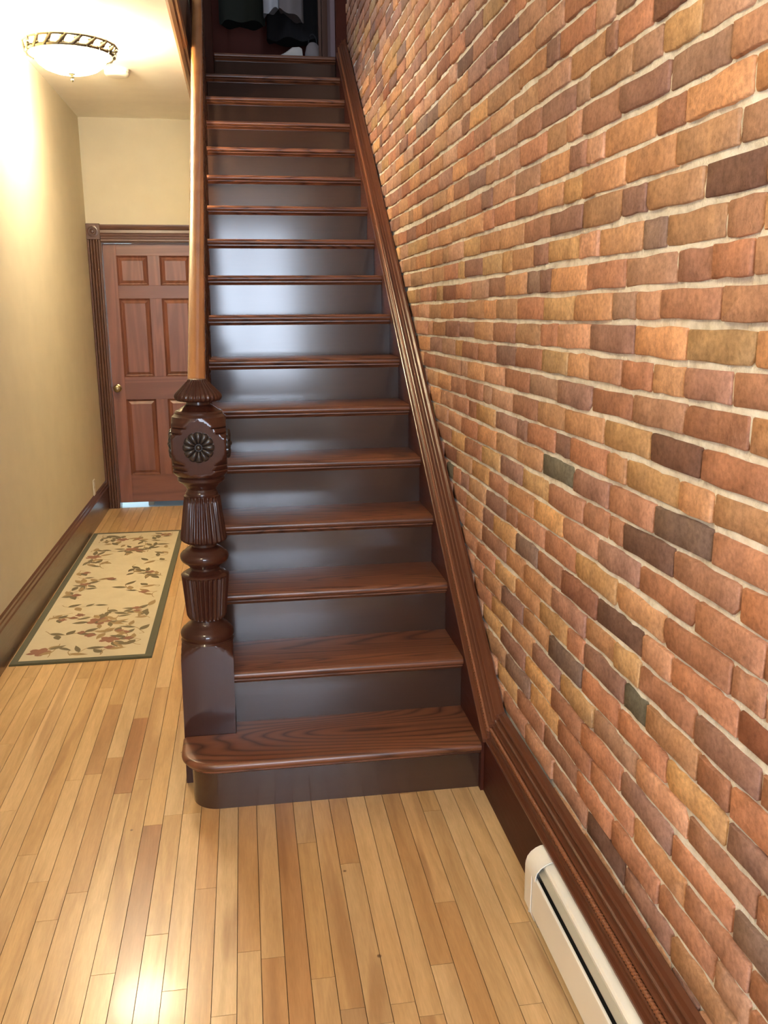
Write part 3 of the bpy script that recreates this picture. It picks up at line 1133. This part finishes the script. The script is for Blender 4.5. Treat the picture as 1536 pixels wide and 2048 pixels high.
# knob
kb = MB()
kp = [(0.0, 0.030), (0.004, 0.030), (0.007, 0.024), (0.010, 0.011), (0.030, 0.009), (0.036, 0.016), (0.044, 0.025), (0.054, 0.028), (0.062, 0.024), (0.067, 0.012), (0.068, 0.002)]
kb.loft([[(r * math.cos(2 * PI * q / 24), -h, r * math.sin(2 * PI * q / 24)) for q in range(24)] for h, r in kp], True, True)
ko = kb.build('knob', M['brass'], door, 40)
ko.location = (0.043, yf, 0.931)
# jamb lining
jb = MB()
jb.box(-0.004, 0.003, -0.004, 0.115, 0, DZ1)
jb.box(dw - 0.003, dw + 0.004, -0.004, 0.115, 0, DZ1)
jb.box(-0.004, dw + 0.004, -0.004, 0.115, DZ1 - 0.003, DZ1 + 0.003)
jb.build('jamb', M['casing'], door)


def fluted_strip(w_, n=3):
    """cross-section (across, out) of a reeded casing"""
    p = [(0, 0), (0, 0.016), (0.006, 0.020), (0.014, 0.020), (0.017, 0.014)]
    fw_ = (w_ - 0.034) / n
    for q in range(n):
        x0 = 0.017 + q * fw_
        for t in range(0, 6):
            p.append((x0 + fw_ * t / 5, 0.010 + 0.011 * math.sin(PI * t / 5) ** 0.7))
    p += [(w_ - 0.014, 0.020), (w_ - 0.006, 0.020), (w_, 0.016), (w_, 0)]
    return p


CW = 0.096
cs = MB().prism([(-CW + x, -o2 - 0.0) for x, o2 in fluted_strip(CW)], 'z', 0.0, 2.020).build('casing', M['casing'], door, 25)
cs2 = MB().prism([(dw + x * 0.8, -o2) for x, o2 in fluted_strip(CW)], 'z', 0.0, 2.020).build('casing', M['casing'], door, 25)
hd = MB()
pp = [(2.000, 0), (2.000, 0.016), (2.008, 0.022), (2.020, 0.022), (2.026, 0.014), (2.040, 0.016), (2.046, 0.022), (2.058, 0.024), (2.066, 0.016), (2.086, 0.015), (2.092, 0.022), (2.104, 0.026), (2.116, 0.030), (2.124, 0.030), (2.126, 0.0)]
hd.loft([[(x, -d, z) for z, d in pp] for x in (0.002, dw + 0.06)], True, True)
hd.build('head_casing', M['casing'], door, 25)
cb = MB().box(-CW - 0.0005, 0.002, -0.030, 0.0, 2.018, 2.130, 0.003).build('corner_block', M['casing'], door)
ring = MB()
ring.loft([[(-CW / 2 - 0.003 + r * math.cos(2 * PI * q / 32), -0.030 - h, 2.074 + r * math.sin(2 * PI * q / 32)) for q in range(32)] for r, h in ((0.040, 0.0), (0.039, 0.006), (0.034, 0.007), (0.031, 0.002), (0.027, 0.002), (0.024, 0.007), (0.019, 0.007), (0.016, 0.002), (0.012, 0.003), (0.008, 0.008), (0.001, 0.009))], False, True)
ring.build('bullseye', M['casing'], cb, 40)
struct(MB().box(-0.80, -0.76, YB + 0.13, 9.0, -0.013, 2.9).build('light_blocker_back_room', M['wall']))  # unseen partition, added to keep daylight to the left end of the door gap
# the room beyond: only its lit floor shows under the door
struct(MB().box(-1.3, 0.8, YB - 0.02, 9.0, -0.06, -0.0135).build('floor_back_room', M['tile']))
struct(MB().box(-1.3, 0.8, 9.0, 9.1, -0.06, 2.9).build('wall_back_room', M['wall']))

# ------------------------------------------------------------------ rug runner
RX0, RX1, RY0, RY1 = -1.076, -0.462, 3.895, 6.255
rug = thing('runner_rug', 'cream runner rug with olive border and leafy rust flowers along the left wall', 'rug', ((RX0 + RX1) / 2, (RY0 + RY1) / 2, 0))
hw, hl = (RX1 - RX0) / 2, (RY1 - RY0) / 2
bw = 0.033
MB().box(-hw + bw, hw - bw, -hl + bw, hl - bw, 0.0, 0.0085).build('field', M['rug_field'], rug)
bdr = MB()
pr_ = [(0.0, 0.0), (0.0, 0.006), (0.004, 0.009), (bw - 0.003, 0.009), (bw, 0.0085), (bw, 0.0)]
rings = []
for q in range(4):
    sx, sy = ((-1, -1), (1, -1), (1, 1), (-1, 1))[q]
    rings.append([(sx * (hw - d), sy * (hl - d), z) for d, z in pr_])
rings.append(rings[0])
bdr.loft(rings)
bdr.build('border', M['rug_border'], rug)
rr_ = random.Random(21)
zf = 0.0088
ZI = [0]


def nz_():
    ZI[0] += 1
    return zf + ZI[0] * 0.000004
cx_, cy_ = (RX0 + RX1) / 2, (RY0 + RY1) / 2


def inside(x, y, m=0.045):
    return abs(x) < hw - m and abs(y) < hl - m


def leaf(mb, x, y, a, ln, wd):
    pts = []
    n = 7
    for t in range(n + 1):
        u = t / n
        pts.append((u * ln, wd * math.sin(PI * u ** 0.8) * 0.5))
    for t in range(n - 1, 0, -1):
        u = t / n
        pts.append((u * ln, -wd * math.sin(PI * u ** 0.8) * 0.5))
    ca, sa = math.cos(a), math.sin(a)
    P = [(x + px * ca - py * sa, y + px * sa + py * ca) for px, py in pts]
    if all(inside(*q) for q in P):
        z_ = nz_()
        mb.add([(px, py, z_) for px, py in P], [tuple(range(len(P)))])


def blossom(mb, x, y, r, lobes, a0):
    P = []
    n = lobes * 5
    for t in range(n):
        a = 2 * PI * t / n
        q = r * (0.62 + 0.38 * abs(math.cos(lobes * a / 2 + a0))) * (1 + rr_.uniform(-0.1, 0.1))
        P.append((x + q * math.cos(a) * 1.15, y + q * math.sin(a)))
    if all(inside(*q) for q in P):
        z_ = nz_()
        mb.add([(px, py, z_) for px, py in P], [tuple(range(n))])


mb1, mb2, mbf, mbv = MB(), MB(), MB(), MB()
FL = [(-0.975, 4.028, .05), (-0.768, 4.412, .055), (-0.553, 4.574, .045), (-0.759, 5.776, .05), (-0.857, 6.044, .04), (-0.98, 5.628, .045), (-0.681, 4.143, .045), (-0.575, 6.135, .04), (-0.94, 5.051, .03), (-0.60, 5.24, .03)]
SP = [(-1.002, 4.303), (-0.919, 4.556), (-0.644, 5.229), (-0.527, 4.05), (-0.999, 5.456), (-0.995, 4.689), (-0.554, 4.983), (-0.948, 5.051), (-0.84, 4.03), (-0.635, 4.068), (-0.607, 4.328), (-0.53, 4.75), (-0.62, 5.55), (-0.52, 5.75), (-0.66, 6.02), (-0.99, 5.85), (-0.98, 6.10), (-0.74, 6.15), (-0.88, 5.36), (-0.75, 4.62), (-0.9, 5.75), (-0.56, 5.45), (-0.86, 4.25), (-0.7, 5.95), (-0.78, 5.92), (-1.02, 4.45), (-0.90, 4.12), (-0.72, 4.28), (-0.55, 4.20), (-0.52, 4.42), (-0.70, 4.02), (-0.95, 5.30), (-1.0, 5.2), (-0.52, 5.15), (-0.6, 4.85), (-0.82, 6.17), (-1.0, 5.98), (-0.56, 5.95), (-0.66, 5.70), (-0.87, 5.55), (-0.70, 5.42), (-0.99, 4.9), (-0.93, 4.80), (-0.8, 4.5), (-0.68, 4.45)]
for x, y, r in FL:
    x -= cx_
    y -= cy_
    blossom(mbf, x, y, r, 5, 0.3)
    for q in range(5):
        a = rr_.uniform(0, 2 * PI)
        leaf(rr_.choice([mb1, mb2]), x + math.cos(a) * r * 0.9, y + math.sin(a) * r * 0.9, a, rr_.uniform(0.06, 0.11), rr_.uniform(0.024, 0.036))
for x, y in SP:
    x -= cx_
    y -= cy_
    a = rr_.uniform(0, 2 * PI)
    px, py = x, y
    for q in range(9):
        a += rr_.uniform(-0.5, 0.5)
        nx, ny_ = px + 0.024 * math.cos(a), py + 0.024 * math.sin(a)
        if not (inside(nx, ny_, 0.055) and inside(px, py, 0.055)):
            a += PI * 0.6
            continue
        wv = 0.0022
        ux, uy = -math.sin(a) * wv, math.cos(a) * wv
        mbv.add([(px + ux, py + uy, zf - 0.00005), (px - ux, py - uy, zf - 0.00005), (nx - ux, ny_ - uy, zf - 0.00005), (nx + ux, ny_ + uy, zf - 0.00005)], [(0, 1, 2, 3)])
        if q % 2 == 1:
            sd = 1 if q % 4 == 1 else -1
            leaf(rr_.choice([mb1, mb1, mb2]), nx, ny_, a + sd * rr_.uniform(0.5, 1.1), rr_.uniform(0.055, 0.095), rr_.uniform(0.024, 0.038))
        px, py = nx, ny_
    if rr_.random() < 0.35:
        blossom(mbf, px, py, rr_.uniform(0.018, 0.028), 4, 0)
mb1.build('olive_leaves', M['rug_leaf'], rug)['kind'] = 'stuff'
mb2.build('tan_leaves', M['rug_leaf2'], rug)['kind'] = 'stuff'
mbf.build('rust_flowers', M['rug_flower'], rug)['kind'] = 'stuff'
mbv.build('vines', M['rug_leaf2'], rug)['kind'] = 'stuff'

# ------------------------------------------------------------------ baseboard heater
HY1, HY0 = 1.955, -0.60
ht = thing('baseboard_heater', 'cream enamelled baseboard heater on the floor below the brick wall', 'heater', (0.69, HY1, 0))
hx = 0.69


def hput(mb, name, mat, parent=None, smooth=None):
    mb.v = [(x - hx, y - HY1, z) for x, y, z in mb.v]
    return mb.build(name, mat, parent or ht, smooth)


XK = 0.716
hput(MB().box(XK - 0.002, XK, HY0, HY1 - 0.03, 0.022, 0.188), 'back_plate', M['heater'])
# hood: flat top leaning forward with a folded lip
hp = [(XK, 0.190), (0.6925, 0.184), (0.688, 0.178), (0.688, 0.170), (0.6896, 0.170), (0.6896, 0.177), (0.693, 0.182), (XK, 0.188)]
hput(MB().prism(hp, 'y', HY0, HY1 - 0.04), 'hood', M['heater'])
# front panel with a rolled top edge and a return at the bottom
fp = [(0.6715, 0.148), (0.668, 0.1485), (0.6655, 0.146), (0.6650, 0.140), (0.6650, 0.040), (0.672, 0.028), (0.6735, 0.029), (0.6668, 0.041), (0.6668, 0.140), (0.6675, 0.145), (0.6715, 0.1462)]
hput(MB().prism(fp, 'y', HY0, HY1 - 0.04), 'front_panel', M['heater'])
dp = [(0.6795, 0.166), (0.6775, 0.164), (0.6870, 0.140), (0.689, 0.142)]
dp = [(0.6745, 0.1605), (0.6752, 0.1622), (0.6900, 0.1700), (0.6915, 0.1690)]
hput(MB().prism(dp, 'y', HY0, HY1 - 0.05), 'damper', M['heater_fin'])
hput(MB().box(0.672, XK - 0.004, HY0, HY1 - 0.06, 0.06, 0.128), 'fin_block', M['black'])
# end cap: wraps over the hood with a rounded shoulder
cp = [(XK + 0.002, 0.004), (XK + 0.002, 0.196), (0.700, 0.194), (0.688, 0.189), (0.676, 0.180), (0.667, 0.168), (0.663, 0.154), (0.6620, 0.146), (0.6620, 0.042), (0.674, 0.012), (0.674, 0.004)]
cin = [(x + (0.0015 if x < 0.7 else -0.0015), z - 0.0015 if z > 0.1 else z) for x, z in cp]
ec = MB()
ec.prism(cp, 'y', HY1 - 0.004, HY1)
sh = cp[1:8]
shi = [(x + 0.0015, z - 0.0018) for x, z in sh]
ec.loft([[(x, HY1 - 0.076, z) for x, z in sh + shi[::-1]], [(x, HY1 - 0.003, z) for x, z in sh + shi[::-1]]], True, True)
ec.box(0.6620, 0.6636, HY1 - 0.050, HY1 - 0.003, 0.042, 0.1462)
ec.prism([(0.6620, 0.042), (0.674, 0.012), (0.6752, 0.0125), (0.6634, 0.0425)], 'y', HY1 - 0.050, HY1 - 0.003)
hput(ec, 'end_cap', M['heater'], None, 30)
for yy in (HY1 - 0.06, 1.2, 0.6):
    hput(MB().box(0.680, XK - 0.002, yy, yy + 0.025, 0.0, 0.06), 'bracket', M['heater_fin'])

# ------------------------------------------------------------------ ceiling lamps


def ceiling_lamp(label, loc, bowl_e, bulb_e):
    t = thing('ceiling_lamp', label, 'ceiling lamp', (loc[0], loc[1], ZC), 'ceiling lamps of the hall')
    MB().lathe([(0.0, 0.075), (-0.012, 0.075), (-0.020, 0.062), (-0.026, 0.03), (-0.03, 0.012)][::-1], 40).build('canopy', M['pewter'], t, 40)
    MB().lathe([(-0.172, 0.004), (-0.17, 0.006), (-0.03, 0.006)], 12).build('rod', M['pewter'], t, 40)
    # glowing frosted glass bowl, open at the top
    out = [(-0.178, 0.012), (-0.176, 0.05), (-0.168, 0.092), (-0.154, 0.130), (-0.134, 0.157), (-0.108, 0.175), (-0.085, 0.182)]
    inn = [(-0.085, 0.177), (-0.108, 0.170), (-0.134, 0.152), (-0.152, 0.125), (-0.165, 0.088), (-0.172, 0.048), (-0.173, 0.012)]
    mb = MB()
    rings = [[(r * math.cos(2 * PI * q / 40), r * math.sin(2 * PI * q / 40), z) for q in range(40)] for z, r in out + inn]
    mb.loft(rings)
    mb.build('glass_bowl', emis('lit_frosted_glass', LAMP_WARM, bowl_e), t, 60)
    # pierced cast-metal rim: two rings joined by scrolled posts
    rim = thing_part('rim', t)
    for z, r, w_ in ((-0.048, 0.222, 0.008), (-0.088, 0.206, 0.009)):
        MB().tube([(r * math.cos(2 * PI * q / 60), r * math.sin(2 * PI * q / 60), z) for q in range(61)], w_, 8, False).build('ring', M['pewter'], rim, 60)
    post = None
    for q in range(20):
        a = 2 * PI * q / 20
        if post is None:
            pm = MB()
            pm.tube([(0.206, -0.022, -0.088), (0.212, -0.010, -0.078), (0.216, 0.004, -0.066), (0.219, 0.016, -0.056), (0.222, 0.022, -0.048)], [0.013, 0.009, 0.013, 0.009, 0.012], 8)
            pm.tube([(0.212, -0.012, -0.060), (0.214, 0.0, -0.068), (0.214, 0.012, -0.078)], [0.006, 0.012, 0.006], 8)
            post = pm.build('scroll', M['pewter'], rim, 60)
        else:
            o2 = bpy.data.objects.new('scroll', post.data)
            COL.objects.link(o2)
            o2.parent = rim
            o2.rotation_euler = (0, 0, a)
    for q in range(3):
        a = 2 * PI * q / 3 - 0.25
        c2, s2 = math.cos(a), math.sin(a)
        MB().tube([(0.205 * c2, 0.205 * s2, -0.082), (0.228 * c2, 0.228 * s2, -0.084), (0.238 * c2, 0.238 * s2, -0.080), (0.244 * c2, 0.244 * s2, -0.078)], [0.004, 0.004, 0.009, 0.006], 10).build('thumb_screw', M['pewter'], t, 60)
    MB().lathe([(-0.216, 0.001), (-0.213, 0.004), (-0.207, 0.008), (-0.202, 0.006), (-0.199, 0.003), (-0.195, 0.010), (-0.189, 0.012), (-0.185, 0.006), (-0.182, 0.014), (-0.178, 0.018), (-0.174, 0.012)], 20).build('finial', M['pewter'], t, 40)
    d = bpy.data.lights.new('bulb', 'POINT')
    d.energy = bulb_e
    d.color = LAMP_WARM
    d.shadow_soft_size = 0.05
    lo = bpy.data.objects.new('bulb', d)
    COL.objects.link(lo)
    lo.parent = t
    lo.location = (0.06, 0.0, -0.075)
    return t


def thing_part(name, parent):
    o = bpy.data.objects.new(name, None)
    COL.objects.link(o)
    o.parent = parent
    return o


ceiling_lamp('lit semi-flush bowl lamp with pierced metal rim on the hall ceiling', HALL_LAMP['loc'], HALL_LAMP['bowl'], HALL_LAMP['bulb'])
ceiling_lamp('lit semi-flush bowl lamp on the foyer ceiling above the viewer', FOYER_LAMP['loc'], FOYER_LAMP['bowl'], FOYER_LAMP['bulb'])

# smoke detector
sd = thing('smoke_detector', 'round white smoke detector on the hall ceiling', 'smoke detector', (-0.650, 5.70, ZC))
MB().lathe([(-0.040, 0.040), (-0.039, 0.055), (-0.034, 0.064), (-0.026, 0.069), (-0.006, 0.070), (-0.005, 0.073), (0.0, 0.073)], 48).build('body', M['white_plastic'], sd, 35)
vents = MB()
for q in range(10):
    a = 2 * PI * q / 10
    b_ = a + 0.35
    r0, r1 = 0.0655, 0.0672
    ring = [((r) * math.cos(t), (r) * math.sin(t), z) for r, t, z in ((r1 + 0.0028, a, -0.024), (r1 + 0.0028, b_, -0.024), (r1 + 0.0032, b_, -0.016), (r1 + 0.0032, a, -0.016))]
    inner = [(p[0] * 0.93, p[1] * 0.93, p[2]) for p in ring]
    vents.loft([inner, ring], True, True)
vents.build('vent_slots', M['heater_fin'], sd)

# outlet plate on the left wall
op = thing('outlet_plate', 'small white outlet plate low on the left wall near the door', 'outlet', (XL, 6.55, 0.275))
MB().box(0.0, 0.006, -0.036, 0.036, -0.057, 0.057, 0.002).build('plate', M['white_plastic'], op)
for z in (-0.026, 0.026):
    MB().box(0.006, 0.0085, -0.017, 0.017, z - 0.015, z + 0.015, 0.001).build('socket', M['white_plastic'], op)

# ------------------------------------------------------------------ upper landing: casing, clothes, shoes
cz0 = nose_line(ye) + 0.05
struct(MB().box(0.700, XB + 0.004, ye - 0.005, ye + 0.08, cz0, 5.3, 0.004).build('trim_3', M['skirt']))
dfr = MB()
for a, b2 in ((0.625, 0.645), (0.650, 0.690)):
    dfr.box(a, b2, 7.05, 7.11, ZU, 5.3)
struct(dfr.build('trim_4', M['casing']))
struct(MB().box(0.692, 0.77, 7.08, 7.12, ZU, 5.3).build('wall_upper_right', plain('mauve_paint', (150, 128, 130), 0.8)))


def garment(name, label, mat, x, y, ztop, zhem, w0, w1, dep, folds, seed, slant=0.0):
    rg_ = random.Random(seed)
    n = 48
    rings = []
    ph = rg_.uniform(0, 6)
    for t in range(15):
        u = t / 14
        z = ztop + (zhem - ztop) * u
        wd = (w0 * min(1.0, 0.35 + 2.4 * u) if u < 0.28 else w0) + (w1 - w0) * max(0, u - 0.28)
        ring = []
        for q in range(n):
            a = 2 * PI * q / n
            fo = 1 + 0.16 * u * math.sin(folds * a + ph + u)
            zz = z + slant * u * math.cos(a) * wd + 0.012 * u * math.sin(folds * a)
            ring.append((wd * math.cos(a) * (1 + 0.04 * u * math.sin(folds * a)), dep * (0.35 + 0.65 * u) * math.sin(a) * fo, zz - zhem))
        rings.append(ring)
    t = thing(name, label, 'clothing', (x, y, zhem))
    MB().loft(rings, True, True).build('cloth', mat, t, 50)
    hk = [(0, 0, ztop - zhem - 0.01), (0, 0, ztop - zhem + 0.05), (0.02, 0, ztop - zhem + 0.09), (0.0, 0, ztop - zhem + 0.12), (-0.02, 0, ztop - zhem + 0.105)]
    MB().tube(hk, 0.003, 6).build('hanger_hook', M['pewter'], t, 60)
    return t


CRZ = 4.72
rod = thing('clothes_rail', 'metal clothes rail across the back of the upper landing', 'clothes rail', (0.2, 7.45, ZU))
MB().tube([(-0.55, 0, CRZ - ZU), (0.52, 0, CRZ - ZU)], 0.014, 16).build('rod', M['pewter'], rod, 60)
for xx in (-0.50, 0.47):
    MB().tube([(xx, 0, 0.0), (xx, 0, CRZ - ZU)], 0.012, 12).build('upright', M['pewter'], rod, 60)
zt_ = CRZ - 0.10
garment('hanging_coat', 'dark green coat hanging leftmost at the top of the stairs', M['cloth_dark'], 0.09, 7.47, zt_, 3.60, 0.17, 0.17, 0.10, 5, 1)
garment('hanging_coat', 'long black coat hanging rightmost at the top of the stairs', M['cloth_navy'], 0.49, 7.58, zt_, 3.52, 0.20, 0.22, 0.10, 6, 2)
garment('hanging_shirt', 'white shirt hanging between the coats above the landing', M['cloth_white'], 0.305, 7.36, zt_, 3.665, 0.055, 0.062, 0.05, 4, 3, 0.5)
garment('hanging_shirt', 'grey shirt hanging in front of the black coat', M['cloth_grey'], 0.45, 7.32, zt_, 3.63, 0.09, 0.09, 0.06, 4, 4, -0.45)


def shoe(name, label, mat, sole, x, y, rz, ln=0.26, tall=0.10):
    t = thing(name, label, 'shoe', (x, y, ZU))
    t.rotation_euler = (0, 0, rz)
    rings, rs2 = [], []
    prof_ = [(0.0, 0.020, 0.50), (0.03, 0.034, 0.95), (0.10, 0.037, 1.0), (0.30, 0.034, 0.95), (0.50, 0.036, 0.70), (0.70, 0.044, 0.52), (0.88, 0.040, 0.40), (0.97, 0.028, 0.34), (1.0, 0.012, 0.28)]
    for u, wd, hh in prof_:
        y_ = (u - 0.5) * ln
        top = tall * hh
        rings.append([(wd * math.cos(a), y_, 0.020 + max(0, top - 0.02) * math.sin(a) ** 0.7 if math.sin(a) > 0 else 0.020) for a in [PI * q / 12 for q in range(13)]])
        rs2.append([(-wd * 1.06, y_ * 1.02, 0.0), (wd * 1.06, y_ * 1.02, 0.0), (wd * 1.06, y_ * 1.02, 0.022), (-wd * 1.06, y_ * 1.02, 0.022)])
    MB().loft(rings, True, True).build('upper', mat, t, 50)
    MB().loft(rs2, True, True).build('sole', sole, t, 40)
    return t


ys_ = YLAND + 0.30
shoe('shoe', 'white-toed plum shoe standing left of the pair on the landing', M['shoe_white'], M['shoe_purple'], 0.385, ys_ + 0.06, PI / 2 + 0.25, 0.25, 0.15)
shoe('slipper', 'flat white slipper at the landing edge, left of its mate', M['shoe_white'], M['shoe_white'], 0.36, YLAND + 0.18, PI / 2, 0.12, 0.045)
shoe('slipper', 'flat white slipper at the landing edge, right of its mate', M['shoe_white'], M['shoe_white'], 0.49, YLAND + 0.18, -PI / 2, 0.11, 0.042)
bag = thing('cloth_bag', 'slumped grey cloth bag on the landing beside the door casing', 'bag', (0.585, ys_ + 0.12, ZU))
rings = []
rgb_ = random.Random(9)
for u, wd in ((0.0, 0.035), (0.04, 0.062), (0.3, 0.068), (0.6, 0.060), (0.85, 0.045), (0.95, 0.03), (1.0, 0.018)):
    rings.append([(wd * math.cos(2 * PI * q / 24) * (1 + 0.10 * math.sin(5 * 2 * PI * q / 24 + 3 * u)), wd * 0.9 * math.sin(2 * PI * q / 24), 0.19 * u) for q in range(24)])
MB().loft(rings, True, True).build('body', M['cloth_grey'], bag, 50)
MB().tube([(0.03 * math.cos(PI * q / 8), 0, 0.185 + 0.06 * math.sin(PI * q / 8)) for q in range(9)], 0.005, 8).build('handle', M['cloth_navy'], bag, 60)
